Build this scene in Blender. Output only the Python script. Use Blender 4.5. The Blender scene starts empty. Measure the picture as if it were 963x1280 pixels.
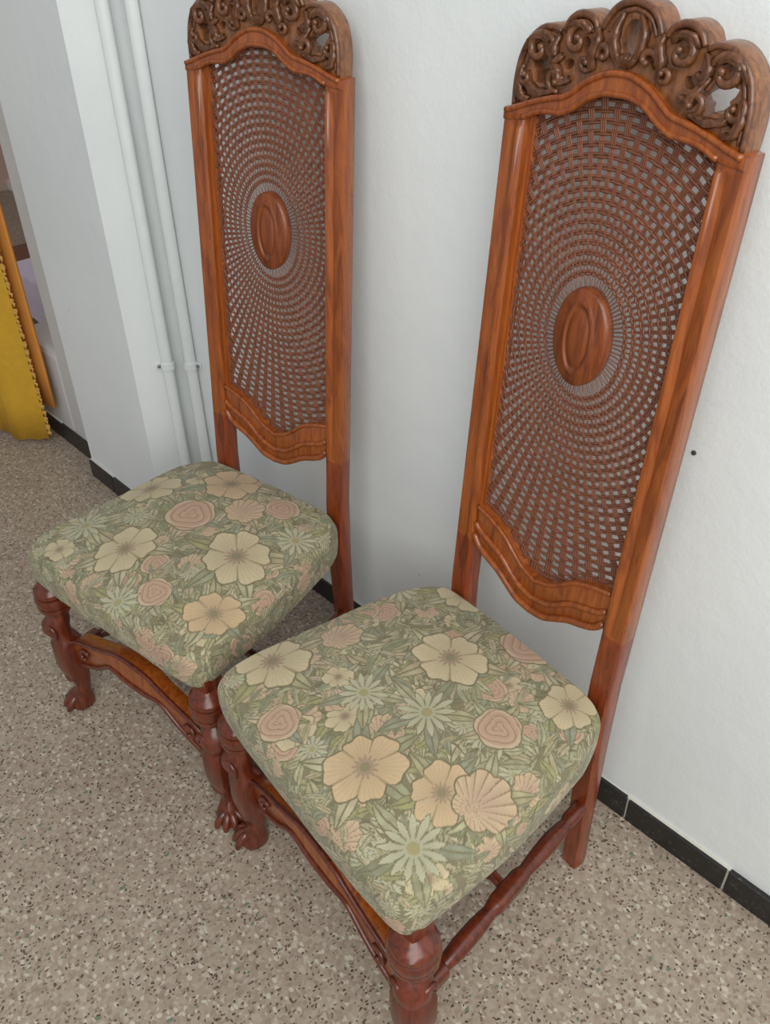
import bpy, bmesh, math, random
import numpy as np
from mathutils import Vector, Matrix
PI = math.pi
R = math.radians
S = bpy.context.scene
col = S.collection

# ------------------------------------------------------------------ camera
F_PX = 1070.5
PITCH, ROLL, YAW = 0.62245, -0.02182, -0.82803
fw = Vector((math.sin(YAW)*math.cos(PITCH), math.cos(YAW)*math.cos(PITCH), -math.sin(PITCH)))
rt = Vector((math.cos(YAW), -math.sin(YAW), 0)); up = rt.cross(fw)
cr, sr = math.cos(ROLL), math.sin(ROLL)
rt, up = rt*cr + up*sr, up*cr - rt*sr
cd = bpy.data.cameras.new('camera'); cam = bpy.data.objects.new('camera', cd); col.objects.link(cam)
cd.sensor_fit = 'VERTICAL'; cd.sensor_height = 36.0; cd.lens = F_PX/1280*36
cd.clip_start = 0.02; cd.clip_end = 100
m = Matrix((rt, up, -fw)).transposed().to_4x4(); m.translation = Vector((0.47836, -1.07984, 1.55064))
cam.matrix_world = m
S.camera = cam

# ------------------------------------------------------------------ world, light, exposure
S.view_settings.view_transform = 'Standard'; S.view_settings.look = 'None'
S.view_settings.gamma = 1; S.view_settings.use_curve_mapping = False
S.view_settings.exposure = 0.0
w = bpy.data.worlds.new('world'); S.world = w; w.use_nodes = True
bg = w.node_tree.nodes['Background']; bg.inputs[0].default_value = (0.88, 0.94, 1.0, 1); bg.inputs[1].default_value = 0.43

def area(name, loc, target, size, size_y, power, color):
    l = bpy.data.lights.new(name, 'AREA'); l.shape = 'RECTANGLE'; l.size = size; l.size_y = size_y
    l.energy = power; l.color = color
    o = bpy.data.objects.new(name, l); col.objects.link(o)
    o.location = loc; o.rotation_euler = (Vector(target)-Vector(loc)).to_track_quat('-Z', 'Y').to_euler()
    return o
area('window_daylight', (1.5, -1.75, 2.5), (-0.5, 0.0, 1.2), 2.8, 2.4, 88, (1.0, 0.985, 0.95))

# ------------------------------------------------------------------ material helpers
def lin(r, g, b):
    f = lambda c: (c/255/12.92) if c/255 <= .04045 else ((c/255+.055)/1.055)**2.4
    return (f(r), f(g), f(b), 1)
class NT:
    def __init__(s, name):
        s.m = bpy.data.materials.new(name); s.m.use_nodes = True; s.t = s.m.node_tree
        s.b = s.t.nodes['Principled BSDF']
    def n(s, typ, **kw):
        nd = s.t.nodes.new(typ)
        for k, v in kw.items():
            if k.startswith('i_'):
                key = k[2:]; nd.inputs[int(key) if key.isdigit() else key.replace('_', ' ')].default_value = v
            else: setattr(nd, k, v)
        return nd
    def l(s, a, b): s.t.links.new(a, b)
    def coord(s, scale=(1, 1, 1), out='Object'):
        c = s.n('ShaderNodeTexCoord'); mp = s.n('ShaderNodeMapping'); mp.inputs['Scale'].default_value = scale
        s.l(c.outputs[out], mp.inputs[0]); return mp.outputs[0]
    def noise(s, vec, scale, detail=4, rough=.55, dist=0):
        nd = s.n('ShaderNodeTexNoise'); nd.inputs['Scale'].default_value = scale; nd.inputs['Detail'].default_value = detail
        nd.inputs['Roughness'].default_value = rough; nd.inputs['Distortion'].default_value = dist
        s.l(vec, nd.inputs['Vector']); return nd.outputs[0]
    def vor(s, vec, scale, feature='F1', rnd=1):
        nd = s.n('ShaderNodeTexVoronoi', feature=feature); nd.inputs['Scale'].default_value = scale
        nd.inputs['Randomness'].default_value = rnd; s.l(vec, nd.inputs['Vector']); return nd
    def ramp(s, fac, stops, interp='LINEAR'):
        nd = s.n('ShaderNodeValToRGB'); e = nd.color_ramp; e.interpolation = interp
        while len(e.elements) < len(stops): e.elements.new(.5)
        for el, (p, c) in zip(e.elements, stops): el.position = p; el.color = c if len(c) == 4 else (*c, 1)
        s.l(fac, nd.inputs[0]); return nd.outputs[0]
    def mix(s, fac, a, b, typ='MIX'):
        nd = s.n('ShaderNodeMix', data_type='RGBA', blend_type=typ)
        for i, v in ((0, fac), (6, a), (7, b)):
            if hasattr(v, 'default_value'): s.l(v, nd.inputs[i])
            else: nd.inputs[i].default_value = v
        return nd.outputs[2]
    def math(s, op, a, b=0.):
        nd = s.n('ShaderNodeMath', operation=op)
        for i, v in ((0, a), (1, b)):
            if hasattr(v, 'default_value'): s.l(v, nd.inputs[i])
            else: nd.inputs[i].default_value = v
        return nd.outputs[0]
    def bump(s, h, strength, dist=.002):
        nd = s.n('ShaderNodeBump'); nd.inputs['Strength'].default_value = strength; nd.inputs['Distance'].default_value = dist
        s.l(h, nd.inputs['Height']); s.l(nd.outputs[0], s.b.inputs['Normal'])
    def color(s, c):
        if hasattr(c, 'default_value'): s.l(c, s.b.inputs['Base Color'])
        else: s.b.inputs['Base Color'].default_value = c
    def rough(s, r):
        if hasattr(r, 'default_value'): s.l(r, s.b.inputs['Roughness'])
        else: s.b.inputs['Roughness'].default_value = r

def mat_wall(name, c1, c2):
    t = NT(name); v = t.coord()
    big = t.noise(v, 2.2, 4); fine = t.noise(v, 130, 3); mid = t.noise(v, 22, 4)
    base = t.mix(t.ramp(big, [(.35, (0, 0, 0)), (.7, (1, 1, 1))]), c1, c2)
    scuff = t.vor(t.coord((1, 1, 2.6)), 7)
    sm = t.math('MULTIPLY', t.ramp(scuff.outputs['Distance'], [(.03, (1, 1, 1)), (.06, (0, 0, 0))]), t.ramp(t.noise(v, 40, 2), [(.5, (0, 0, 0)), (.6, (1, 1, 1))]))
    t.color(t.mix(t.math('MULTIPLY', sm, .35), base, lin(150, 148, 140)))
    t.rough(.62); t.b.inputs['Specular IOR Level'].default_value = .35
    h = t.math('ADD', t.math('MULTIPLY', fine, .35), mid); t.bump(h, .35, .004)
    return t.m
def mat_wood(name, dark, mid, light, rough=.3, coat=.35, gscale=(14, 14, 1.6)):
    t = NT(name); v = t.coord(gscale)
    g = t.noise(v, 5, 8, .6, 1.2); fine = t.noise(t.coord((60, 60, 5)), 6, 4)
    c = t.ramp(g, [(.3, dark), (.52, mid), (.75, light)])
    c = t.mix(t.math('MULTIPLY', fine, .45), c, dark, 'MIX')
    t.color(c); t.rough(t.math('ADD', t.math('MULTIPLY', fine, .18), rough-.08))
    t.b.inputs['Coat Weight'].default_value = coat; t.b.inputs['Coat Roughness'].default_value = .22
    t.bump(fine, .12, .001); return t.m
M = {}
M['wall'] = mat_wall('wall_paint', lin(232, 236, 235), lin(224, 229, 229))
M['wall_grey'] = mat_wall('wall_paint_grey', lin(207, 206, 205), lin(196, 194, 192))  # greyer, darker tone of the wall paint, used on the left wall
M['wood'] = mat_wood('varnished_oak', lin(106, 48, 14), lin(156, 80, 25), lin(178, 100, 36), .28, .5)
M['wood_leg'] = mat_wood('red_brown_oak', lin(66, 26, 14), lin(110, 46, 24), lin(136, 62, 32), .3)
M['wood_carved'] = mat_wood('carved_walnut', lin(66, 40, 25), lin(116, 72, 44), lin(142, 92, 58), .34, .35, (18, 18, 9))
M['wood_low'] = mat_wood('red_oak_lower', lin(92, 38, 16), lin(140, 62, 26), lin(162, 78, 34), .3)
M['crest_plate'] = mat_wood('crest_walnut', lin(88, 54, 32), lin(140, 90, 54), lin(166, 112, 70), .36, .35, (18, 18, 9))
M['wood_med'] = mat_wood('medallion_oak', lin(84, 36, 12), lin(138, 68, 26), lin(160, 84, 34), .4, .2)

def mat_plain(name, c, r=.6, n=.12, sc=30, bump=.1):
    t = NT(name); v = t.coord(); f = t.noise(v, sc, 4)
    t.color(t.mix(f, tuple(x*(1-n) for x in c[:3])+(1,), tuple(min(1, x*(1+n)) for x in c[:3])+(1,)))
    t.rough(r); t.bump(f, bump, .002); return t.m
M['pipe'] = mat_plain('pipe_paint', lin(222, 227, 226), .4, .05)
M['screw'] = mat_plain('old_screw', lin(120, 120, 116), .5)
M['grout'] = mat_plain('white_grout', lin(205, 203, 192), .8, .15, 60)
M['cane'] = mat_plain('woven_cane', lin(124, 76, 56), .42, .35, 45, .2)
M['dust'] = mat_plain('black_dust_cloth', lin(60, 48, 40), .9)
M['curtain'] = mat_plain('mustard_curtain', lin(205, 158, 42), .85, .15, 40, .3)
M['lining'] = mat_plain('orange_lining', lin(214, 142, 62), .8, .1, 20, .1)
M['fringe'] = mat_plain('cream_tufts', lin(204, 160, 84), .9, .2, 60)
M['far_wall'] = mat_plain('pink_plaster', lin(214, 186, 170), .8, .08, 5)
M['brown_box'] = mat_plain('brown_box', lin(118, 78, 58), .7)
M['lilac'] = mat_plain('lilac_cloth', lin(226, 212, 226), .85, .06)
M['white_trim'] = mat_plain('white_trim', lin(240, 236, 228), .5, .04)
M['hole'] = mat_plain('dark_hole', lin(70, 66, 62), .9)

def mat_tile():
    t = NT('black_terrazzo'); v = t.coord()
    vo = t.vor(v, 190); chip = t.ramp(vo.outputs['Color'], [(.8, lin(34, 32, 32)), (.9, lin(92, 88, 84))])
    wear = t.noise(v, 38, 6, .7)
    t.color(t.mix(t.ramp(wear, [(.62, (0, 0, 0)), (.75, (.6, .6, .6))]), t.mix(.5, lin(34, 32, 32), chip), lin(140, 138, 130)))
    t.rough(.38); t.bump(wear, .2, .001); return t.m
M['tile'] = mat_tile()

def mat_floor():
    t = NT('terrazzo'); v = t.coord()
    wp = t.n('ShaderNodeTexNoise'); wp.inputs['Scale'].default_value = 90; t.l(v, wp.inputs['Vector'])
    va = t.n('ShaderNodeVectorMath', operation='MULTIPLY_ADD'); t.l(wp.outputs['Color'], va.inputs[0])
    va.inputs[1].default_value = (.010, .010, 0); t.l(v, va.inputs[2]); v2 = va.outputs[0]
    base = t.ramp(t.noise(v, 5, 5), [(.3, lin(154, 138, 122)), (.7, lin(168, 154, 137))])
    a = t.vor(v2, 150)                                      # fine aggregate, all tones
    sep = t.n('ShaderNodeSeparateColor'); t.l(a.outputs['Color'], sep.inputs[0])
    tone = t.ramp(sep.outputs[0], [(0, lin(134, 116, 101)), (.3, lin(164, 148, 131)), (.55, lin(178, 166, 147)), (.8, lin(156, 135, 118)), (1, lin(200, 191, 175))])
    c = t.mix(.62, base, tone)
    def chips(scale, mapsc, lo, col_, edge, thr, c):
        vv = t.n('ShaderNodeMapping'); vv.inputs['Scale'].default_value = mapsc; vv.inputs['Rotation'].default_value = (0, 0, lo*7); t.l(v2, vv.inputs[0])
        b = t.vor(vv.outputs[0], scale); s2 = t.n('ShaderNodeSeparateColor'); t.l(b.outputs['Color'], s2.inputs[0])
        sel = t.ramp(s2.outputs[1], [(lo, (0, 0, 0)), (lo+.01, (1, 1, 1))])
        shp = t.ramp(b.outputs['Distance'], [(thr, (1, 1, 1)), (thr+edge, (0, 0, 0))])
        return t.mix(t.math('MULTIPLY', sel, shp), c, col_)
    c = chips(75, (1, 1.5, 1), .72, lin(196, 186, 168), .1, .33, c)
    c = chips(95, (1.6, 1, 1), .74, lin(112, 90, 76), .08, .26, c)
    c = chips(80, (1, 1.9, 1), .80, lin(84, 70, 60), .06, .24, c)
    c = chips(140, (1.3, 1, 1), .78, lin(78, 68, 58), .08, .3, c)
    c = chips(60, (1.5, 1, 1), .93, lin(112, 122, 104), .08, .24, c)
    t.color(c); t.rough(.46); t.b.inputs['Specular IOR Level'].default_value = .35
    t.bump(t.noise(v, 60, 4), .15, .001); return t.m
M['floor'] = mat_floor()

def mat_fabric():
    t = NT('floral_tapestry')
    a = t.n('ShaderNodeAttribute', attribute_name='weave_colour')
    v = t.coord((1, 1, 1))
    n1 = t.noise(v, 420, 2); n2 = t.noise(v, 60, 4)
    c = t.mix(t.math('MULTIPLY', n1, .35), a.outputs['Color'], lin(178, 166, 128))
    t.color(t.mix(t.math('MULTIPLY', n2, .2), c, lin(120, 112, 86)))
    t.rough(.88); t.b.inputs['Specular IOR Level'].default_value = .2
    t.b.inputs['Sheen Weight'].default_value = .15
    h = t.math('ADD', n1, t.math('MULTIPLY', n2, .8)); t.bump(h, .45, .0015); return t.m
M['fabric'] = mat_fabric()

# ------------------------------------------------------------------ object helpers
def link(name, bm, mat, parent=None, smooth=True):
    me = bpy.data.meshes.new(name)
    if isinstance(bm, bmesh.types.BMesh): 
        bmesh.ops.recalc_face_normals(bm, faces=bm.faces); bm.to_mesh(me); bm.free()
    else: me.from_pydata(*bm)
    if smooth: me.shade_smooth() if hasattr(me, 'shade_smooth') else None
    me.materials.append(mat)
    o = bpy.data.objects.new(name, me); col.objects.link(o)
    if parent: o.parent = parent
    return o
def tag(o, label=None, cat=None, group=None, kind=None):
    for k, v in (('label', label), ('category', cat), ('group', group), ('kind', kind)):
        if v: o[k] = v
    return o
def sharp(o, ang=35):
    me = o.data; me.shade_smooth(); me.set_sharp_from_angle(angle=R(ang)); return o
def box(bm, x0, x1, y0, y1, z0, z1, bev=0, seg=2):
    r = bmesh.ops.create_cube(bm, size=1)
    vs = r['verts']
    for v in vs: v.co = Vector((x0+(v.co.x+.5)*(x1-x0), y0+(v.co.y+.5)*(y1-y0), z0+(v.co.z+.5)*(z1-z0)))
    if bev:
        es = list({e for v in vs for e in v.link_edges}); bmesh.ops.bevel(bm, geom=es, offset=bev, segments=seg, affect='EDGES', profile=.5)
def tube(bm, pts, rad, n=8, cap=True, flat=1.0):
    """swept round section; rad scalar or per point; flat squashes along the local binormal"""
    pts = [Vector(p) for p in pts]; rad = rad if hasattr(rad, '__len__') else [rad]*len(pts)
    rings = []; ref = None
    for i, p in enumerate(pts):
        d = (pts[min(i+1, len(pts)-1)] - pts[max(i-1, 0)]).normalized()
        if ref is None: ref = Vector((0, 1, 0)) if abs(d.y) < .9 else Vector((1, 0, 0))
        a = (ref - d*ref.dot(d)).normalized(); b = d.cross(a); ref = a
        rings.append([bm.verts.new(p + (a*math.cos(2*PI*k/n)*flat + b*math.sin(2*PI*k/n))*rad[i]) for k in range(n)])
    for r0, r1 in zip(rings, rings[1:]):
        for k in range(n): bm.faces.new((r0[k], r0[(k+1) % n], r1[(k+1) % n], r1[k]))
    if cap: bm.faces.new(rings[0][::-1]); bm.faces.new(rings[-1])
def catmull(pts, n=6):
    P = [Vector(p) for p in pts]; out = []
    for i in range(len(P)-1):
        p0 = P[i-1] if i else P[0]*2-P[1]; p1, p2 = P[i], P[i+1]; p3 = P[i+2] if i+2 < len(P) else P[-1]*2-P[-2]
        for k in range(n):
            t = k/n
            out.append(.5*((2*p1)+(p2-p0)*t+(2*p0-5*p1+4*p2-p3)*t*t+(3*p1-p0-3*p2+p3)*t**3))
    return out+[P[-1]]

# the leaning back plane: (x, n, z) -> chair local
HS, YT, YF, HT, WR, T = .44, .072, .0085, 1.2975, .1715, .020
def sy(z): return YT*(z-HS)/(HT-HS) if z > HS else YF*(HS-z)/HS
def plate(name, outline, holes, n0, n1, bev, mat, parent, lean=True, yoff=0, swap=None):
    """flat shaped board with pierced holes, bevelled edges; outline in (x, z)"""
    cu = bpy.data.curves.new('tmp', 'CURVE'); cu.dimensions = '2D'; cu.fill_mode = 'BOTH'
    cu.extrude = (n1-n0)/2-bev; cu.bevel_depth = bev; cu.bevel_resolution = 1; cu.offset = -bev
    for poly in [outline]+holes:
        sp = cu.splines.new('POLY'); sp.points.add(len(poly)-1); sp.use_cyclic_u = True
        for q, (x, z) in zip(sp.points, poly): q.co = (x, z, 0, 1)
    ob = bpy.data.objects.new('tmp', cu); col.objects.link(ob)
    dg = bpy.context.evaluated_depsgraph_get(); me = bpy.data.meshes.new_from_object(ob.evaluated_get(dg))
    bpy.data.objects.remove(ob); bpy.data.curves.remove(cu)
    me.name = name
    for v in me.vertices:
        x, z, n = v.co.x, v.co.y, v.co.z
        n = (n0+n1)/2 + n
        if lean: z = zm(z)
        v.co = (x, (sy(z) if lean else yoff)+n, z)
    bm = bmesh.new(); bm.from_mesh(me); bmesh.ops.remove_doubles(bm, verts=bm.verts, dist=1e-5); bmesh.ops.recalc_face_normals(bm, faces=bm.faces); bm.to_mesh(me); bm.free()
    me.materials.clear(); me.materials.append(mat)
    o = bpy.data.objects.new(name, me); col.objects.link(o); o.parent = parent
    return sharp(o, 40)
def zm(z):
    return .545+(z-.56)*.968 if z < 1.352 else 1.3117+(z-1.352)*.91
def bp(x, z, n=0): z = zm(z); return Vector((x, sy(z)+n, z))
def mir(h): return h + [(-x, z) for x, z in reversed(h) if x > 1e-6]
def dense(pts, n=5): return [(v.x, v.y) for v in catmull([(x, z, 0) for x, z in pts], n)]

# ------------------------------------------------------------------ the setting
def quad_box(name, x0, x1, y0, y1, z0, z1, mat, **k):
    bm = bmesh.new(); box(bm, x0, x1, y0, y1, z0, z1); o = link(name, bm, mat, smooth=False); return tag(o, **k)
quad_box('floor', -5.6, 2.2, -3.4, 2.6, -.05, 0, M['floor'], kind='structure')
PX, PY, P2X, P2Y, JX = -1.5096, -.1573, -1.955, -.1145, -2.147
quad_box('wall_back', PX-.02, 2.2, 0, .12, 0, 2.7, M['wall'], kind='structure')
# chimney-like pier that steps forward at the left end of the wall
pier = quad_box('wall_pier', P2X, PX, PY, .12, 0, 2.7, M['wall'], kind='structure')
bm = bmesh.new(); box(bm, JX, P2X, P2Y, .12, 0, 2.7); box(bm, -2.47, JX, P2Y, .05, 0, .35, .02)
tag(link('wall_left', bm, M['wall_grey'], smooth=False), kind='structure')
# far room glimpsed through the opening
quad_box('wall_far', -5.6, -2.15, 1.15, 1.25, 0, 2.7, M['far_wall'], kind='structure')
quad_box('baseboard_far', -5.6, -2.15, 1.13, 1.15, 0, .06, M['white_trim'], kind='structure')
quad_box('wall_side', -5.7, -5.6, -3.4, 1.15, 0, 2.7, M['far_wall'], kind='structure')

# skirting: white grout bed with black terrazzo tiles
HB = .064
def skirting(name, axis, a0, a1, face, joints):
    """axis x: runs along x, front at y=face"""
    bm = bmesh.new()
    if axis == 'x': box(bm, a0, a1, face-.007, face, 0, HB-.001)
    else: box(bm, face, face+.007, a0, a1, 0, HB-.001)
    root = tag(link(name, bm, M['grout'], smooth=False), kind='structure')
    js = [a0]+[j for j in joints if a0 < j < a1]+[a1]
    for i, (u0, u1) in enumerate(zip(js, js[1:])):
        rr = random.Random(i*7+len(js)); bm = bmesh.new(); g = .0025; dz = rr.uniform(-.002, .002); dn = rr.uniform(0, .0015)
        if axis == 'x': box(bm, u0+g, u1-g, face-.012-dn, face-.001, .0005, HB+dz, .002, 1)
        else: box(bm, face+.001, face+.012, u0+g, u1-g, .0005, HB+dz, .002, 1)
        link('tile', bm, M['tile'], root, smooth=False)
skirting('baseboard_back', 'x', PX+.014, 2.2, 0, [.021+.218*k for k in range(-7, 10)])
skirting('baseboard_pier', 'x', P2X, PX+.012, PY, [-1.80, -1.58])
skirting('baseboard_left', 'x', -2.47, P2X-.001, P2Y, [-2.245])
skirting('baseboard_return', 'y', PY, -.013, PX, [])
# little round hole knocked in the plaster
bm = bmesh.new(); bmesh.ops.create_cone(bm, cap_ends=True, segments=12, radius1=.0042, radius2=.0036, depth=.002, matrix=Matrix.Translation((-.0093, -.0008, .8656)) @ Matrix.Rotation(PI/2, 4, 'X'))
tag(link('nail_hole', bm, M['hole']), 'small dark nail hole in the white wall right of the nearer chair', 'hole')

# the pair of painted pipes in the corner
PIPES = [(-1.493, -.063, 'white painted vertical pipe nearest the pier, left of the pair', ), (-1.449, -.018, 'white painted vertical pipe against the back wall, right of the pair')]
for x, y, lab in PIPES:
    bm = bmesh.new(); tube(bm, [(x, y, 0.002), (x, y, 1.0), (x, y, 2.69)], .0155, 16)
    root = tag(link('pipe', bm, M['pipe']), lab, 'pipe', 'painted pipes in the wall corner'); sharp(root, 50)
    bm = bmesh.new(); tube(bm, [(x, y, .515), (x, y, .533)], .0195, 16)
    d = Vector((x-PX, y, 0))
    for s in (-1, 1):
        if y < -.04: box(bm, x-.017, x-.012, y+s*.016-.012, y+s*.016+.012, .515, .533, .002)
        else: box(bm, x+s*.016-.012, x+s*.016+.012, y+.012, y+.017, .515, .533, .002)
    c = link('pipe_clamp', bm, M['pipe'], root); sharp(c)
    bm = bmesh.new()
    if y < -.04: tube(bm, [(x-.012, y-.022, .524), (x-.007, y-.022, .524)], .004, 8)
    else: tube(bm, [(x+.022, y+.012, .524), (x+.022, y+.006, .524)], .004, 8)
    link('screw', bm, M['screw'], c)

# ------------------------------------------------------------------ tapestry pattern
def srgb(c):
    c = np.array(c, float)/255; return np.where(c <= .04045, c/12.92, ((c+.055)/1.055)**2.4)
def paint(X, Y, flowers, seed):
    rg = random.Random(seed); n = len(X)
    C = np.tile(srgb((112, 108, 84)), (n, 1))
    greens = [(176, 178, 146), (156, 162, 130), (190, 188, 154), (140, 152, 134), (158, 160, 108), (178, 172, 134), (126, 138, 112), (198, 188, 158), (186, 172, 142)]
    def sub(cx, cy, r):
        idx = np.nonzero((np.abs(X-cx) < r) & (np.abs(Y-cy) < r))[0]; return idx, X[idx]-cx, Y[idx]-cy
    def leaf(cx, cy, L, Wd, a, c, curve=0, vein=True):
        idx, dx, dy = sub(cx, cy, L*1.1)
        if len(idx) == 0: return
        u = (dx*math.cos(a)+dy*math.sin(a))/L; v = (-dx*math.sin(a)+dy*math.cos(a))/Wd
        v = v - curve*(u*u)
        e = np.abs(v)-(1-u*u)*(1-.25*u); m = (np.abs(u) < 1) & (e < 0)
        k = idx[m]; em = e[m]; um = u[m]; vm = v[m]
        col_ = srgb(c)[None, :]*(1+.18*np.sign(vm)*.5+.12*np.sin(um*9)[:])[:, None]
        if vein: col_ = np.where((np.abs(vm) < .12)[:, None], srgb((96, 100, 74)), col_)
        col_ = np.where((em > -.16)[:, None], srgb((96, 98, 72)), col_)
        C[k] = col_
    for i in range(1500):
        g = rg.choice(greens); leaf(rg.uniform(-.36, .36), rg.uniform(-.6, .1), rg.uniform(.018, .04), rg.uniform(.006, .012), rg.uniform(0, 2*PI), g, rg.uniform(-.8, .8))
    for i in range(150):   # thin bright stems
        leaf(rg.uniform(-.36, .36), rg.uniform(-.6, .1), rg.uniform(.02, .045), .0024, rg.uniform(0, 2*PI), (176, 178, 146), rg.uniform(-5, 5), False)
    for i in range(420):   # dark gaps and outlines between the leaves
        leaf(rg.uniform(-.36, .36), rg.uniform(-.6, .1), rg.uniform(.010, .026), .0022, rg.uniform(0, 2*PI), (74, 76, 56), rg.uniform(-4, 4), False)
    def blossom(cx, cy, r, kind, ph):
        idx, dx, dy = sub(cx, cy, r*1.25)
        if len(idx) == 0: return
        th = np.arctan2(dy, dx)+ph; rr = np.hypot(dx, dy)/r
        if kind == 'daisy':
            N = 13; f = (th*N/(2*PI)) % 1; tri = 1-np.abs(f-.5)*2
            edge = .42+.58*tri**.7*(.9+.1*np.sin(th*3)); m = rr < edge
            c = srgb((202, 204, 174))[None, :]*(.78+.3*rr)[:, None]
            c = np.where((tri < .3)[:, None] & (rr > .25)[:, None], srgb((116, 124, 96)), c)
            c = np.where((rr < .17)[:, None], srgb((168, 160, 112)), c)
        elif kind in ('poppy', 'poppyp'):
            N = 6; f = ((th+.12*np.sin(th*2+ph))*N/(2*PI)) % 1; lob = np.sin(f*PI)**.45
            edge = .76+.24*lob+.04*np.sin(th*11+ph)+.10*np.sin(th*2+ph*2); m = rr < edge
            b = (222, 206, 168) if kind == 'poppy' else (224, 192, 152)
            c = srgb(b)[None, :]*(.72+.36*np.clip(rr, 0, 1))[:, None]*(1+.06*np.sin(th*41))[:, None]
            c = np.where(((f < .045) | (f > .955))[:, None] & (rr > .35)[:, None], srgb((168, 148, 112)), c)
            cc = (rr < .27+.07*np.sin(th*13)); c = np.where(cc[:, None], srgb((166, 138, 118)), c)
            c = np.where((rr < .13)[:, None], srgb((128, 122, 92)), c)
        elif kind == 'rose':
            edge = .9+.1*np.abs(np.sin(th*2.5)); m = rr < edge
            sp = (rr*3.4+th/(2*PI)+.25*np.sin(th*3)) % 1
            c = srgb((206, 166, 144))[None, :]*(.82+.34*sp)[:, None]
            c = np.where((sp < .12)[:, None], srgb((138, 98, 84)), c)
            c = np.where((rr > .78)[:, None] & (sp > .3)[:, None], srgb((220, 194, 166)), c)
        else:   # peony: broad upright petals, cream to pink
            edge = .84+.16*np.abs(np.sin(th*3.5)); m = rr < edge
            f = (np.arctan2(dy+r*.5, dx)*11/PI) % 1
            c = (srgb((202, 168, 150))[None, :]*(1-rr)[:, None]+srgb((224, 196, 160))[None, :]*np.clip(rr, 0, 1)[:, None])*(.86+.24*f)[:, None]
            c = np.where((f < .14)[:, None], srgb((150, 112, 96)), c)
        ol = m & (rr > edge-.055)
        c = np.where(ol[:, None], srgb((92, 86, 62)), c)
        C[idx[m]] = c[m]
    for i in range(110):
        blossom(rg.uniform(-.33, .33), rg.uniform(-.56, .06), rg.uniform(.014, .034), rg.choice(['daisy', 'rose', 'poppy', 'peony']), rg.uniform(0, 6))
    for i in range(420): leaf(rg.uniform(-.36, .36), rg.uniform(-.6, .1), rg.uniform(.014, .03), rg.uniform(.004, .009), rg.uniform(0, 2*PI), rg.choice(greens), rg.uniform(-.8, .8))
    for cx, cy, r, kind in flowers:
        for k in range(5): leaf(cx+r*math.cos(k*1.3+cx*40), cy+r*math.sin(k*1.3+cx*40), r*.7, r*.22, k*1.3+cx*40, rg.choice(greens), rg.uniform(-.6, .6))
    for cx, cy, r, kind in flowers: blossom(cx, cy, r, kind, rg.uniform(0, 6))
    return np.clip((C*.84+srgb((176, 164, 130))*.16)*np.array([.84, .83, .84]), 0, 1)
FL_B = [(-.144, -.023, .052, 'poppy'), (-.237, -.105, .05, 'daisy'), (-.104, -.335, .026, 'poppy'), (-.187, -.27, .040, 'peony'), (-.22, -.393, .068, 'poppy'), (.065, -.404, .062, 'poppyp'), (-.019, -.165, .064, 'poppy'), (.029, -.031, .050, 'rose'),
        (.137, -.202, .040, 'rose'), (-.049, -.323, .046, 'daisy'), (.046, -.27, .052, 'daisy'), (.164, -.072, .05, 'poppy'), (.168, -.343, .050, 'poppyp'), (.212, -.30, .05, 'peony'), (.205, -.425, .056, 'daisy'), (-.096, -.455, .038, 'rose')]
FL_A = [(-.053, -.38, .066, 'poppy'), (-.03, -.228, .056, 'rose'), (.143, -.263, .075, 'poppy'), (.215, -.392, .055, 'poppyp'), (.09, -.425, .036, 'rose'), (.047, -.48, .046, 'daisy'), (-.198, -.373, .058, 'daisy'),
        (-.193, -.203, .066, 'poppy'), (-.056, -.09, .07, 'poppyp'), (.19, -.147, .048, 'daisy'), (.1, -.09, .04, 'rose'), (-.18, -.45, .034, 'poppy'), (-.12, -.3, .035, 'daisy'), (.05, -.15, .045, 'peony')]

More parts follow.
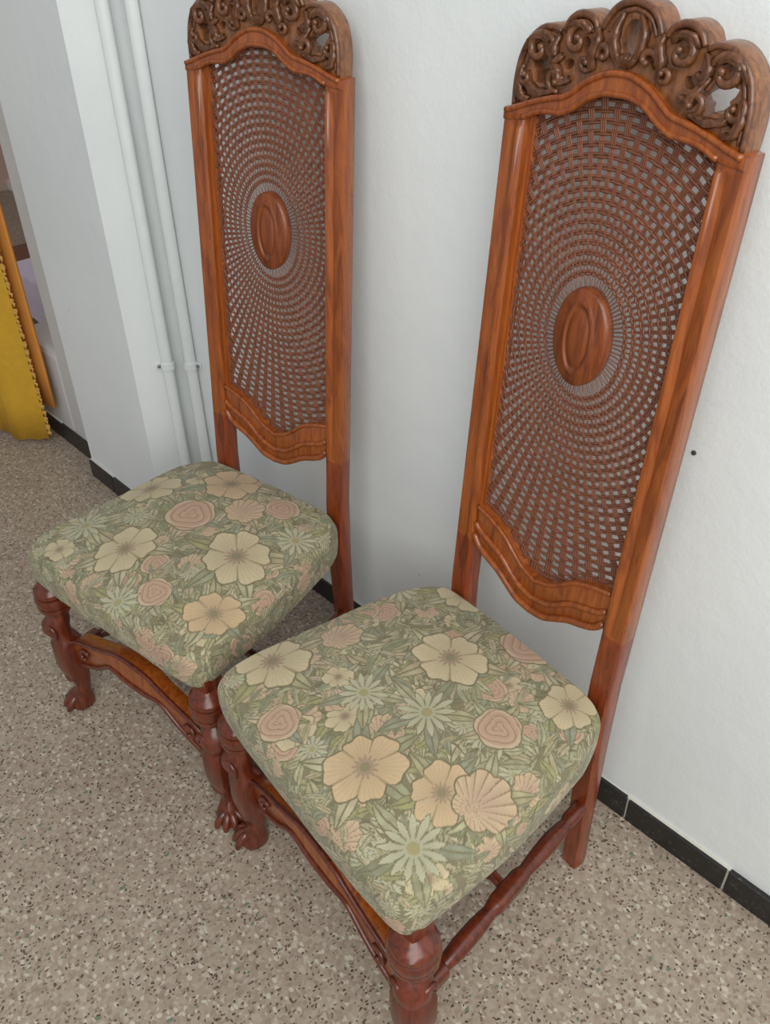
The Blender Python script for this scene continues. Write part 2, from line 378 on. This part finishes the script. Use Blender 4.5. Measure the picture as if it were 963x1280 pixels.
def halfw(y):
    return float(np.interp(y, [-.50, -.40, -.30, -.2, -.1, -.01], [.270, .270, .264, .253, .234, .200]))
def cushion(name, flowers, seed, parent):
    NR, NA = 230, 1080
    t = np.linspace(0, 1, NR)[:, None]; a = (np.arange(NA)/NA*2*PI)[None, :]
    # square-ish ring with rounded corners
    ca, sa = np.cos(a), np.sin(a); q = (np.abs(ca)**15+np.abs(sa)**15)**(-1/15)
    qx, qy = ca*q, sa*q
    side = .76                                      # fraction of parameter on the top
    L_side = .085
    on_top = np.clip(t/side, 0, 1); dn = np.clip((t-side)/(1-side), 0, 1)
    Rr = on_top*.962 + np.sin(np.clip(dn*2.4, 0, 1)*PI/2)*.038 - np.clip(dn-.6, 0, 1)**2*.08
    drop = np.where(dn > 0, .004+dn**1.35*.072, 0)
    u, v = qx*Rr, qy*Rr
    y = -.257 + v*.236
    hw = np.interp(y, [-.50, -.40, -.30, -.2, -.1, -.01], [.270, .270, .264, .253, .234, .200])
    x = u*hw
    y = y - .008*(1-u*u)*np.clip(-v, 0, 1)
    crown = .034*(1-np.abs(u)**2.4)*(1-np.abs(v)**2.4)
    corner = (np.abs(u)*np.abs(v))**6*.012
    z = .482 + crown - drop - corner + .010*np.clip(v, 0, 1)
    z = z + .0025*np.sin(x*21+seed)*np.sin(y*17)+.0012*np.sin(x*60+y*35)*np.clip(dn*3+.2, 0, 1)
    # unrolled coordinates for the pattern
    nx, ny = qx*.27, qy*.236; ln = np.hypot(nx, ny)
    pxc = x + nx/ln*drop*1.1; pyc = y + ny/ln*drop*1.1
    X, Y, Z = [np.broadcast_to(k, (NR, NA)).ravel() for k in (x, y, z)]
    PXc, PYc = [np.broadcast_to(k, (NR, NA)).ravel() for k in (pxc, pyc)]
    idx = np.arange(NR*NA).reshape(NR, NA); nxt = np.roll(idx, -1, axis=1)
    f = np.stack([idx[:-1], nxt[:-1], nxt[1:], idx[1:]], -1).reshape(-1, 4)[:, ::-1]
    me = bpy.data.meshes.new(name); nv, nf = NR*NA, len(f)
    me.vertices.add(nv); me.vertices.foreach_set('co', np.stack([X, Y, Z], -1).ravel())
    me.loops.add(nf*4); me.loops.foreach_set('vertex_index', f.ravel())
    me.polygons.add(nf); me.polygons.foreach_set('loop_start', np.arange(nf)*4)
    me.update(calc_edges=True); me.shade_smooth()
    at = me.color_attributes.new('weave_colour', 'FLOAT_COLOR', 'POINT')
    C = paint(PXc, PYc, flowers, seed); at.data.foreach_set('color', np.concatenate([C, np.ones((nv, 1))], 1).ravel().astype('f'))
    me.materials.append(M['fabric'])
    o = bpy.data.objects.new(name, me); col.objects.link(o); o.parent = parent; return o

# ------------------------------------------------------------------ chair parts
CREST = [(0, 1.507), (.018, 1.503), (.032, 1.495), (.042, 1.482), (.048, 1.470), (.056, 1.481), (.070, 1.487), (.086, 1.486), (.100, 1.477), (.108, 1.463), (.120, 1.468), (.140, 1.466), (.158, 1.454), (.172, 1.436), (.180, 1.412), (.183, 1.385), (.182, 1.352)]
def crest_outline():
    seg = []
    for a, b in ((0, 4), (4, 9), (9, 16)): seg += dense(CREST[a:b+1], 4)[:-1]
    return seg+[CREST[16]]
RT = [(0, 1.423), (.02, 1.421), (.05, 1.408), (.08, 1.386), (.107, 1.379), (.138, 1.370), (.17, 1.358), (.191, 1.352)]
RB = [(0, 1.392), (.02, 1.391), (.045, 1.382), (.066, 1.367), (.086, 1.357), (.100, 1.356), (.120, 1.354), (.137, 1.349), (.150, 1.343), (.168, 1.339), (.191, 1.337)]
LB = [(0, .558), (.03, .562), (.053, .574), (.083, .592), (.113, .603), (.135, .614), (.150, .632)]
LT = [(0, .630), (.03, .640), (.055, .657), (.08, .677), (.11, .690), (.135, .697), (.150, .700)]

def ell(cx, cz, rx, rz, n=14, rot=0, lobes=0, amp=0):
    o = []
    for k in range(n):
        a = 2*PI*k/n; r = 1+amp*math.cos(lobes*a); x, z = rx*r*math.cos(a), rz*r*math.sin(a)
        o.append((cx+x*math.cos(rot)-z*math.sin(rot), cz+x*math.sin(rot)+z*math.cos(rot)))
    return o
def spiral_pts(cx, cz, r0, r1, a0, a1, n, turns_n=18):
    return [bp(cx+(r0+(r1-r0)*k/turns_n)*math.cos(a0+(a1-a0)*k/turns_n), cz+(r0+(r1-r0)*k/turns_n)*math.sin(a0+(a1-a0)*k/turns_n), n) for k in range(turns_n+1)]
def leaf_bm(bm, pts, wid, n, ridge=.007):
    """acanthus blade along a path (x,z): ridge in the middle, lobed edges"""
    P = catmull([(x, z, 0) for x, z in pts], 4); N = len(P); rows = []
    for i, p in enumerate(P):
        t = i/(N-1); d = (P[min(i+1, N-1)]-P[max(i-1, 0)]).normalized(); s = Vector((-d.y, d.x, 0))
        w_ = wid*(math.sin(PI*min(1, .12+t*.88))**.7)*(1+.22*math.sin(t*PI*7))+.0006
        l, r = p+s*w_, p-s*w_; lift = .004*math.sin(PI*t)
        rows.append([bm.verts.new(bp(l.x, l.y, n+.002)), bm.verts.new(bp((l.x+p.x)/2, (l.y+p.y)/2, n-ridge*.9-lift)), bm.verts.new(bp(p.x, p.y, n-ridge*.45-lift)),
                     bm.verts.new(bp((r.x+p.x)/2, (r.y+p.y)/2, n-ridge*.9-lift)), bm.verts.new(bp(r.x, r.y, n+.002))])
    for a, b in zip(rows, rows[1:]):
        for k in range(4): bm.faces.new((a[k], a[k+1], b[k+1], b[k]))
        bm.faces.new((a[4], a[0], b[0], b[4]))

def build_crest(root):
    out = mir(crest_outline()); low = [(-.182, 1.335), (.182, 1.335)]
    outline = out[len(crest_outline()):][::-1]
    half = crest_outline(); full = [(-x, z) for x, z in reversed(half[1:])]+half
    rt_ = [(x, z-.012) for x, z in dense(RT, 3) if x < .180]
    outline = full+[(.182, 1.342)]+rt_[::-1]+[(-x, z) for x, z in rt_[1:]]+[(-.182, 1.342)]
    holes = []
    holes.append(ell(0, 1.460, .013, .023, 12, 0, 2, .08))
    for s in (-1, 1):
        holes.append([(s*x, z) for x, z in ell(.130, 1.406, .024, .017, 20, .5, 5, .22)])
        holes.append([(s*x, z) for x, z in ell(.068, 1.446, .007, .010, 10, -.3)])
        holes.append([(s*x, z) for x, z in ell(.092, 1.420, .008, .006, 10, -.6)])
        holes.append([(s*x, z) for x, z in ell(.152, 1.436, .006, .008, 10, .6)])
        holes.append([(s*x, z) for x, z in ell(.158, 1.384, .007, .005, 10, -.2)])
        holes.append([(s*x, z) for x, z in ell(.040, 1.434, .006, .005, 10, -.2)])
    for i, h in enumerate(holes):   # clockwise/ccw is irrelevant for the fill
        pass
    cr_ = plate('crest', outline, holes, -.012, .020, .003, M['crest_plate'], root)
    cr_['label'] = 'dark carved and pierced crest with five lobes'
    # lobed rim, double moulding
    for off, r_, nn in ((.0045, .0048, -.014), (.0135, .0034, -.0125)):
        for a, b in ((0, 4), (4, 9), (9, 16)):
            for s in ((1,) if a == 0 else (-1, 1)):
                pts = dense(CREST[a:b+1], 5)
                if a == 0: pts = [(-x, z) for x, z in reversed(pts[1:])]+pts
                # inward offset towards the lobe's centre
                cx = {0: 0, 4: .078, 9: .128}[a]; cz = {0: 1.452, 4: 1.448, 9: 1.402}[a]
                q = []
                for x, z in pts:
                    d = Vector((cx-x, cz-z)); d.normalize(); q.append((s*(x+d.x*off), z+d.y*off))
                bm = bmesh.new(); N = len(q); tube(bm, [bp(x, z, nn) for x, z in q], [r_*(.6+.4*math.sin(PI*min(1, max(0, (i+1.5)/(N+2))))) for i in range(N)], 8)
                link('rim_moulding', bm, M['wood_carved'], cr_)
    # scrolls
    SC = [(.078, 1.452, .021, .004, 2.6, -4.2, .0046), (.140, 1.436, .023, .005, 2.9, -3.6, .0050), (.106, 1.400, .016, .004, 4.4, 10.2, .0042),
          (.160, 1.398, .014, .003, 1.2, -4.6, .0040), (.033, 1.440, .012, .004, -.6, 4.6, .0042), (.060, 1.426, .011, .003, 3.4, 9.0, .0036)]
    for cx, cz, r0, r1, a0, a1, w_ in SC:
        for s in (-1, 1):
            pts = spiral_pts(cx, cz, r0, r1, a0, a1, -.015, 22)
            pts = [Vector((s*p.x, p.y-.006*i/22, p.z)) for i, p in enumerate(pts)]
            bm = bmesh.new(); tube(bm, pts, [w_*(.55+.6*math.sin(PI*(.15+.8*i/22))) for i in range(23)], 7)
            bmesh.ops.create_icosphere(bm, subdivisions=1, radius=w_*1.15, matrix=Matrix.Translation(pts[-1]))
            link('scroll', bm, M['wood_carved'], cr_)
    LV = [([(.006, 1.428), (.019, 1.446), (.021, 1.468), (.012, 1.489)], .005), ([(.050, 1.418), (.052, 1.438), (.046, 1.456), (.050, 1.470)], .0055),
          ([(.100, 1.432), (.112, 1.424), (.116, 1.440), (.108, 1.456)], .006), ([(.108, 1.386), (.128, 1.380), (.150, 1.386), (.158, 1.406)], .0055),
          ([(.084, 1.404), (.098, 1.398), (.108, 1.414), (.122, 1.430)], .006), ([(.150, 1.368), (.164, 1.372), (.171, 1.390), (.168, 1.412)], .006),
          ([(.126, 1.446), (.142, 1.452), (.158, 1.444), (.168, 1.428)], .005), ([(.062, 1.462), (.074, 1.472), (.090, 1.470), (.098, 1.458)], .0045)]
    for pts, w_ in LV:
        for s in (-1, 1):
            bm = bmesh.new(); leaf_bm(bm, [(s*x, z) for x, z in pts], w_, -.013, .008); link('carved_leaf', bm, M['wood_carved'], cr_)
    bm = bmesh.new()
    for k in range(-2, 3): leaf_bm(bm, [(k*.0015, 1.426), (k*.005, 1.436), (k*.009, 1.444-abs(k)*.002)], .0028, -.013, .005)
    link('carved_palmette', bm, M['wood_carved'], cr_)

def build_back(root):
    # rear legs that run up into the stiles
    for s in (-1, 1):
        prof = [(-.020, -.014), (-.018, -.018), (-.004, -.018), (.002, -.0145), (.008, -.018), (.010, -.022), (.015, -.022), (.017, -.017), (.020, -.015), (.020, .014), (.017, .018), (-.017, .018), (-.020, .014)]
        # x measured outwards->inwards: inner bead faces the cane
        plain = [(-.020, -.014), (-.018, -.018), (-.008, -.018), (0, -.018), (.005, -.018), (.010, -.018), (.014, -.018), (.017, -.018), (.020, -.014), (.020, .014), (.017, .018), (-.017, .018), (-.020, .014)]
        zs = [(0, 0, .86), (.05, 0, .88), (.2, 0, .92), (.36, 0, 1), (.5, 0, 1), (.59, 0, 1), (.606, 0, 1), (.614, 1, 1), (.8, 1, 1), (1.0, 1, 1), (1.2, 1, 1), (1.29, 1, 1), (1.295, 0, 1.0), (1.311, 0, 1.0)]
        bm = bmesh.new(); rings = []
        for z, k, sc in zs:
            rings.append([bm.verts.new((s*(WR-((a1*k+a0*(1-k))*sc)), sy(z)+(b1*k+b0*(1-k))*sc, z)) for (a0, b0), (a1, b1) in zip(plain, prof)])
        for r0, r1 in zip(rings, rings[1:]):
            for k in range(13): bm.faces.new((r0[k], r0[(k+1) % 13], r1[(k+1) % 13], r1[k]))
        bm.faces.new(rings[0]); bm.faces.new(rings[-1])
        rl = sharp(link('rear_leg', bm, M['wood'], root), 50); rl.data.materials.append(M['wood_low'])
        for p_ in rl.data.polygons:
            if p_.center.z < .608: p_.material_index = 1
        # recessed inner moulding beside the cane
        bm = bmesh.new(); pr = [(.1435, .001), (.1455, -.004), (.148, -.003), (.150, -.008), (.153, -.008), (.153, .010), (.1435, .010)]
        rr = []
        for z in [.675, .9, 1.1, 1.3, 1.345]: rr.append([bm.verts.new(bp(s*a, z, b)) for a, b in pr])
        for r0, r1 in zip(rr, rr[1:]):
            for k in range(7): bm.faces.new((r0[k], r0[(k+1) % 7], r1[(k+1) % 7], r1[k]))
        bm.faces.new(rr[0]); bm.faces.new(rr[-1]); sharp(link('inner_moulding', bm, M['wood'], root), 40)
    # arched top rail under the crest
    top = dense(RT, 4); bot = RB[:3] + RB[3:]
    top_f = [(-x, z) for x, z in reversed(top[1:])]+top
    bot_d = dense(RB, 3); bot_f = [(-x, z) for x, z in reversed(bot_d[1:])]+bot_d
    rail = plate('arched_rail', top_f+bot_f[::-1], [], -.021, .016, .003, M['wood'], root)
    for nm, path, r_, nn, dz in (('upper_bead', [q for q in top_f if abs(q[0]) < .1885], .0042, -.021, -.003), ('lower_bead', [q for q in bot_f if abs(q[0]) < .160], .0040, -.020, .003)):
        bm = bmesh.new(); tube(bm, [bp(x, z+dz, nn) for x, z in path], r_, 8); link(nm, bm, M['wood'], rail)
    # shaped lower rail
    tf, bf = dense(LT, 4), dense(LB, 4)
    tf = [(-x, z) for x, z in reversed(tf[1:])]+tf; bf = [(-x, z) for x, z in reversed(bf[1:])]+bf
    lr = plate('lower_rail', tf+bf[::-1], [], -.012, .014, .003, M['wood'], root)
    for nm, path, r_, nn, dz in (('upper_bead', tf, .004, -.013, -.003), ('middle_bead', [(x, z*.45+zz*.55) for (x, z), (_, zz) in zip(tf, bf)], .0055, -.013, 0), ('lower_bead', bf, .0065, -.013, .006)):
        bm = bmesh.new(); tube(bm, [bp(x, z+dz, nn) for x, z in path], r_, 8); link(nm, bm, M['wood'], lr)
    # oval medallion
    bm = bmesh.new(); NA = 48; zc = 1.067
    prof = [(0, -.0125), (.22, -.0125), (.36, -.0105), (.40, -.0075), (.43, -.0115), (.48, -.0128), (.54, -.0105), (.60, -.0085), (.85, -.0085), (.95, -.0065), (1, -.001), (1, .006), (.9, .010), (.0, .010)]
    rings = []
    for f_, n_ in prof:
        ring = []
        for k in range(NA):
            a = 2*PI*k/NA; ex = .0505*f_; ez = f_*(.118-.0733*max(0, f_-.4))
            ring.append(bm.verts.new(bp(ex*math.cos(a)-.003+(0 if f_ else 1e-4*math.cos(a)), zc+ez*math.sin(a)+(0 if f_ else 1e-4*math.sin(a)), n_)))
        rings.append(ring)
    for r0, r1 in zip(rings, rings[1:]):
        for k in range(NA): bm.faces.new((r0[k], r0[(k+1) % NA], r1[(k+1) % NA], r1[k]))
    bm.faces.new(rings[0][::-1]); bm.faces.new(rings[-1]); link('oval_medallion', bm, M['wood_med'], root)
    # cane panel
    lt = dense(LT, 4); rb = dense(RB, 4)
    def inside(x, z):
        ax = abs(x); return ax < .148 and z > np.interp(ax, [p[0] for p in lt], [p[1] for p in lt])-.012 and z < np.interp(ax, [p[0] for p in rb], [p[1] for p in rb])+.010
    V, Fc = [], []
    def ribbon(pts, wid, th=.0006):
        """pts: list of (x,z,n) or None; wid list"""
        run = []
        def flush():
            nonlocal run
            if len(run) > 1:
                b0 = len(V)
                for i, (x, z, n_, w_) in enumerate(run):
                    x0, z0 = run[max(i-1, 0)][:2]; x1, z1 = run[min(i+1, len(run)-1)][:2]
                    L = math.hypot(x1-x0, z1-z0) or 1; px_, pz_ = -(z1-z0)/L*w_/2, (x1-x0)/L*w_/2
                    V.append(tuple(bp(x+px_, z+pz_, n_))); V.append(tuple(bp(x, z, n_-th*1.6))); V.append(tuple(bp(x-px_, z-pz_, n_))); V.append(tuple(bp(x, z, n_+th*1.2)))
                for i in range(len(run)-1):
                    a = b0+i*4; c = a+4
                    for k in range(4): Fc.append((a+k, a+(k+1) % 4, c+(k+1) % 4, c+k))
            run = []
        for p, w_ in zip(pts, wid):
            if p is not None and inside(p[0], p[1]): run.append((*p, w_))
            else: flush()
        flush()
    NS, A0, B0, PITCH_ = 84, .0495, .072, .0140
    tring = [.0225+PITCH_*k for k in range(30)]
    for s_ in range(NS):
        a = 2*PI*(s_+.5)/NS; ca, sa = math.cos(a), math.sin(a)
        da = 2*PI/NS
        for sub_, fr in ((-1, .30), (0, .30), (1, .30)):
            pts, wd = [], []
            for k in range(0, 90):
                t_ = .0+k*PITCH_/3; aa = a+sub_*da*.165*min(1, t_/.05)
                x = (A0+t_)*math.cos(aa); z = zc+(B0+t_)*math.sin(aa)
                n_ = .0009*(1 if s_ % 2 else -1)*math.cos((t_-.021)/PITCH_*PI)
                # spoke direction is radial; local spacing
                sp_ = math.hypot((A0+t_)*sa, (B0+t_)*ca)*da
                pts.append((x, z, n_)); wd.append(min(sp_*.19 if t_ > .02 else sp_*.36*(1 if sub_ == 0 else .0), .0055) + (.0002))
            if sub_ and True:
                # the outer strands start where the first ring gathers them
                pts = [None if i < 5 else p for i, p in enumerate(pts)]
            ribbon(pts, wd)
    for r_i, t_ in enumerate(tring):
        for off in (-.0020, .0020):
            NP = NS*4; pts, wd = [], []
            for k in range(NP+1):
                a = 2*PI*(k/NP)+PI/NS*.0; x = (A0+t_+off)*math.cos(a); z = zc+(B0+t_+off)*math.sin(a)
                n_ = .0011*math.cos(PI*(k/4-.5+(r_i % 2)+(0 if off < 0 else 1)))
                pts.append((x, z, n_)); wd.append(.0040)
            ribbon(pts, wd)
    cp = link('cane_panel', (V, [], Fc), M['cane'], root); cp['kind'] = 'stuff'

def stack(bm, secs, n=20):
    """secs: (z, cx, cy, rx, ry, power)"""
    rings = []
    for z, cx, cy, rx, ry, pw in secs:
        ring = []
        for k in range(n):
            a = 2*PI*k/n+PI/n; c, s_ = math.cos(a), math.sin(a); q = (abs(c)**pw+abs(s_)**pw)**(-1/pw)
            ring.append(bm.verts.new((cx+rx*c*q, cy+ry*s_*q, z)))
        rings.append(ring)
    for r0, r1 in zip(rings, rings[1:]):
        for k in range(n): bm.faces.new((r0[k], r0[(k+1) % n], r1[(k+1) % n], r1[k]))
    bm.faces.new(rings[0][::-1]); bm.faces.new(rings[-1])
LX, LY = .250, -.460
def build_base(root):
    for s in (-1, 1):
        x, y = s*LX, LY; ox, oy = s*.7, -.7          # outward diagonal
        def at(d): return x+ox*d, y+oy*d
        secs = []
        for z, d, r_, pw in [(.004, .010, .027, 2.6), (.018, .011, .029, 2.6), (.036, .006, .023, 2.4), (.055, -.002, .016, 2.2), (.075, -.004, .018, 2.4), (.095, 0, .023, 3), (.118, .004, .027, 4), (.140, .004, .030, 5),
                             (.205, .002, .030, 5), (.218, .002, .025, 3), (.230, .010, .024, 2.2), (.248, .016, .029, 2.2), (.266, .012, .030, 2.2), (.282, .004, .024, 2), (.292, 0, .020, 2), (.300, 0, .022, 2),
                             (.304, 0, .032, 2), (.310, 0, .037, 2.3), (.318, 0, .038, 2.3), (.3215, 0, .0375, 2.3), (.323, 0, .0325, 2.3), (.3245, 0, .0375, 2.3), (.328, 0, .038, 2.3), (.336, 0, .0395, 2.3), (.344, 0, .038, 2.3), (.347, 0, .037, 2.3), (.349, 0, .031, 2.3), (.351, 0, .0355, 2.3), (.354, 0, .037, 2.3), (.362, 0, .036, 2.3), (.368, 0, .031, 2), (.374, -.004, .024, 4), (.38, -.010, .022, 6), (.418, -.010, .022, 6)]:
            cx, cy = at(d); secs.append((z, cx, cy, r_, r_, pw))
        bm = bmesh.new(); stack(bm, secs)
        leg = sharp(link('front_leg', bm, M['wood_leg'], root), 38)
        # claw toes
        for da in (-.85, -.28, .28, .85):
            an = math.atan2(oy, ox)+da; dx, dy = math.cos(an), math.sin(an); fx, fy = at(.010)
            bm = bmesh.new(); tube(bm, [(fx+dx*.006, fy+dy*.006, .036), (fx+dx*.022, fy+dy*.022, .028), (fx+dx*.034, fy+dy*.034, .016), (fx+dx*.040, fy+dy*.040, .0065)], [.009, .0095, .0085, .005], 8)
            link('claw_toe', bm, M['wood_leg'], leg)
        # carved scrolls on the outer faces
        for zc_, r0, a0, a1, dd, w_ in ((.252, .019, 3.6, -1.6, .030, .007), (.112, .018, 2.4, 7.6, .020, .0065), (.172, .013, 4.4, -.6, .024, .005)):
            for tx, ty in ((1, 0), (0, 1)):
                bm = bmesh.new(); pts = []
                for k in range(15):
                    a = a0+(a1-a0)*k/14; rr = r0*(1-.75*k/14)
                    h = rr*math.cos(a); zz = zc_+rr*math.sin(a)*1.15
                    # lies on the two faces turned to the front and to the side
                    if tx: pts.append((x+s*h, y-dd-.004*k/14, zz))
                    else: pts.append((x+s*(dd+.004*k/14), y-h, zz))
                tube(bm, pts, [w_*(.6+.4*math.sin(PI*k/14)) for k in range(15)], 7)
                link('carved_scroll', bm, M['wood_leg'], leg)
    # arched front stretcher
    up_ = [(0, .312), (.05, .308), (.09, .292), (.13, .272), (.165, .262), (.20, .250), (.235, .212)]
    lo_ = [(0, .178), (.035, .182), (.06, .196), (.08, .214), (.10, .206), (.13, .178), (.165, .160), (.20, .150), (.235, .142)]
    up_ = [(0, .292), (.05, .288), (.09, .272), (.13, .258), (.165, .248), (.20, .235), (.235, .208)]
    lo_ = [(0, .212), (.035, .214), (.06, .220), (.08, .222), (.10, .212), (.13, .190), (.165, .172), (.20, .158), (.235, .148)]
    ud, ld = dense(up_, 4), dense(lo_, 4)
    uf = [(-x, z) for x, z in reversed(ud[1:])]+ud; lf_ = [(-x, z) for x, z in reversed(ld[1:])]+ld
    fs = plate('front_stretcher', uf+lf_[::-1], [], -.016, .016, .004, M['wood'], root, False, LY+.012)
    for nm, path, dz in (('upper_bead', uf, -.004), ('lower_bead', lf_, .004)):
        bm = bmesh.new(); tube(bm, [(x, LY-.005, z+dz) for x, z in path], .0055, 8); link(nm, bm, M['wood_leg'], fs)
    for s in (-1, 1):
        bm = bmesh.new(); pts = [(s*(.175+.018*(1-.7*k/12)*math.cos(2.6-5*k/12)), LY-.007-.004*k/12, .205+.018*(1-.7*k/12)*math.sin(2.6-5*k/12)) for k in range(13)]
        tube(bm, pts, .005, 7); link('carved_scroll', bm, M['wood_leg'], fs)
    # side stretchers: turned with square blocks
    def turned(name, A, B, prof, parent):
        A, B = Vector(A), Vector(B); d = (B-A); L = d.length; d.normalize(); u = Vector((0, 0, 1)); v = d.cross(u)
        bm = bmesh.new(); rings = []
        for t_, r_, pw in prof:
            ring = []
            for k in range(16):
                a = 2*PI*k/16+PI/16; c, s_ = math.cos(a), math.sin(a); q = (abs(c)**pw+abs(s_)**pw)**(-1/pw)
                ring.append(bm.verts.new(A+d*(L*t_)+v*(r_*c*q)+u*(r_*s_*q)))
            rings.append(ring)
        for r0, r1 in zip(rings, rings[1:]):
            for k in range(16): bm.faces.new((r0[k], r0[(k+1) % 16], r1[(k+1) % 16], r1[k]))
        bm.faces.new(rings[0][::-1]); bm.faces.new(rings[-1]); return sharp(link(name, bm, M['wood_leg'], parent), 45)
    ZS = .175
    mids = []
    for s in (-1, 1):
        A = (s*(LX-.006), LY+.024, ZS); B = (s*(WR+.006), sy(.18)-.012, ZS+.02)
        turned('side_stretcher', A, B, [(0, .015, 5), (.10, .0165, 5), (.11, .011, 2), (.14, .014, 2), (.2, .0165, 2), (.3, .016, 2), (.38, .0125, 2), (.40, .015, 2), (.42, .015, 5), (.56, .015, 5), (.58, .015, 2), (.60, .012, 2), (.68, .015, 2), (.78, .0165, 2), (.86, .0125, 2), (.88, .010, 2), (.90, .013, 4), (1, .012, 4)], root)
        mids.append((Vector(A)*.51+Vector(B)*.49))
    turned('cross_stretcher', mids[0]+Vector((.010, 0, 0)), mids[1]-Vector((.010, 0, 0)), [(0, .010, 2), (.06, .009, 2), (.08, .013, 2), (.2, .012, 2), (.40, .010, 2), (.43, .015, 2), (.5, .018, 2), (.57, .015, 2), (.6, .010, 2), (.8, .012, 2), (.92, .013, 2), (.94, .009, 2), (1, .010, 2)], root)
    # seat frame under the cushion
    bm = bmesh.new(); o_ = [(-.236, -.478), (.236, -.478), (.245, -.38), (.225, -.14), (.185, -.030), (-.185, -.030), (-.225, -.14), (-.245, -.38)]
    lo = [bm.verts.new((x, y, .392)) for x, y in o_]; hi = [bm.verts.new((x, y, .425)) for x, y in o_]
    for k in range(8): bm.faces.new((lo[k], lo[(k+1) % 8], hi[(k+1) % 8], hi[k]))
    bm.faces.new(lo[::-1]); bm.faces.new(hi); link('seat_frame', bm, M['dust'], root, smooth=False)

def chair(loc, rz, label, flowers, seed):
    root = bpy.data.objects.new('high_back_chair', None); col.objects.link(root)
    tag(root, label, 'chair', 'pair of tall cane-backed chairs along the wall')
    build_back(root); build_crest(root); build_base(root); cushion('seat_cushion', flowers, seed, root)
    root.location = loc; root.rotation_euler.z = rz; return root
def copy_tree(o, parent=None, skip=()):
    c = o.copy(); col.objects.link(c); c.parent = parent
    for ch in [k for k in col.objects if k.parent == o]:
        if ch.name.split('.')[0] not in skip: copy_tree(ch, c, skip)
    return c
B_ = chair((-.1663, -.1512, 0), -.1044, 'nearer tall carved oak chair with cane back, front right, floral tapestry seat', FL_B, 11)
A_ = copy_tree(B_, None, ('seat_cushion',))
A_.location = (-.8662, -.1668, 0); A_.rotation_euler.z = .1454
A_['label'] = 'farther tall carved oak chair with cane back, beside the pipes in the corner'
cushion('seat_cushion', FL_A, 29, A_)

# ------------------------------------------------------------------ things at the left edge
root = bpy.data.objects.new('door_curtain', None); col.objects.link(root); root.location = (-2.3, -.2, 0)
tag(root, 'mustard yellow door curtain with a tufted edge hanging at the left opening', 'curtain')
def sheet(name, pts, z0, z1, mat, th=.006, hem=0):
    bm = bmesh.new(); P = catmull([(x, y, 0) for x, y in pts], 10); N = len(P); ZN = 14; g = []
    for i, p in enumerate(P):
        d = (P[min(i+1, N-1)]-P[max(i-1, 0)]).normalized(); s = Vector((-d.y, d.x, 0))*th/2; colm = []
        for sg in (1, -1): colm.append([bm.verts.new((p.x+s.x*sg+.3*.0, p.y+s.y*sg, z0+(z1-z0)*k/ZN+(hem*math.sin(i*.5) if k == 0 else 0))) for k in range(ZN+1)])
        g.append(colm)
    for a, b in zip(g, g[1:]):
        for k in range(ZN):
            bm.faces.new((a[0][k], b[0][k], b[0][k+1], a[0][k+1])); bm.faces.new((a[1][k], a[1][k+1], b[1][k+1], b[1][k]))
        bm.faces.new((a[0][0], a[1][0], b[1][0], b[0][0])); bm.faces.new((a[0][ZN], b[0][ZN], b[1][ZN], a[1][ZN]))
    for e in (g[0], g[-1]):
        for k in range(ZN): bm.faces.new((e[0][k], e[0][k+1], e[1][k+1], e[1][k]))
    me_o = link(name, bm, mat, root)
    for v in me_o.data.vertices: v.co -= Vector((-2.3, -.2, 0))
    return me_o
sheet('curtain_panel', [(-2.245, -.175), (-2.275, -.205), (-2.31, -.245), (-2.345, -.262), (-2.375, -.250), (-2.41, -.262), (-2.45, -.285), (-2.50, -.27), (-2.55, -.29), (-2.62, -.28), (-2.7, -.30)], .022, 2.1, M['curtain'], .008, .003)
lin_o = sheet('curtain_lining', [(-2.212, -.140), (-2.25, -.146), (-2.30, -.150), (-2.36, -.148), (-2.42, -.150)], .145, 2.1, M['lining'], .010)
lin_o['label'] = 'plain orange lining behind the yellow panel'
bm = bmesh.new(); rg = random.Random(5)
for k in range(72):
    z = .045+k*.0285
    for j in range(4):
        a = rg.uniform(-.9, .9); L = .020
        tube(bm, [(.052, .022, z), (.052+L*math.cos(a)*.6, .022+L*.5*math.cos(a), z+L*math.sin(a)*.6-.003), (.052+L*math.cos(a)*.7, .022+L*.3, z+L*math.sin(a)-.009)], [.003, .005, .002], 5)
fo = link('tuft_fringe', bm, M['fringe'], root); fo['kind'] = 'stuff'; fo['label'] = 'cream tufted edging down the curtain'

# glimpses past the curtain
tb = bpy.data.objects.new('low_bench', None); col.objects.link(tb); tb.location = (-3.2, .4, 0)
tag(tb, 'low brown wooden bench in the next room seen beside the curtain', 'bench')
bm = bmesh.new(); box(bm, -.45, .45, -.15, .15, .215, .25, .004); link('bench_top', bm, M['brown_box'], tb)
for sx in (-1, 1):
    for sy_ in (-1, 1):
        bm = bmesh.new(); box(bm, sx*.40-.02, sx*.40+.02, sy_*.11-.02, sy_*.11+.02, 0, .217, .003); link('leg', bm, M['brown_box'], tb)
bm = bmesh.new(); N = 24
rows = []
for th in (0, .004):
    g = []
    for i in range(N+1):
        x = -3.42+.46*i/N; wv = .004*math.sin(i*1.3)
        g.append([bm.verts.new((x, yy+th*(1 if k > 0 else .3)*-1+(wv if k > 1 else 0), zz+(th if k == 0 else 0))) for k, (yy, zz) in enumerate([(.44, .2515), (.247, .2515), (.240, .235), (.238, .15), (.236, .05+.008*math.sin(i*.9))])])
    rows.append(g)
for g in rows:
    for a, b in zip(g, g[1:]):
        for k in range(4): bm.faces.new((a[k], b[k], b[k+1], a[k+1]))
tag(link('draped_cloth', bm, M['lilac']), 'pale lilac cloth draped over the low bench in the next room', 'cloth')
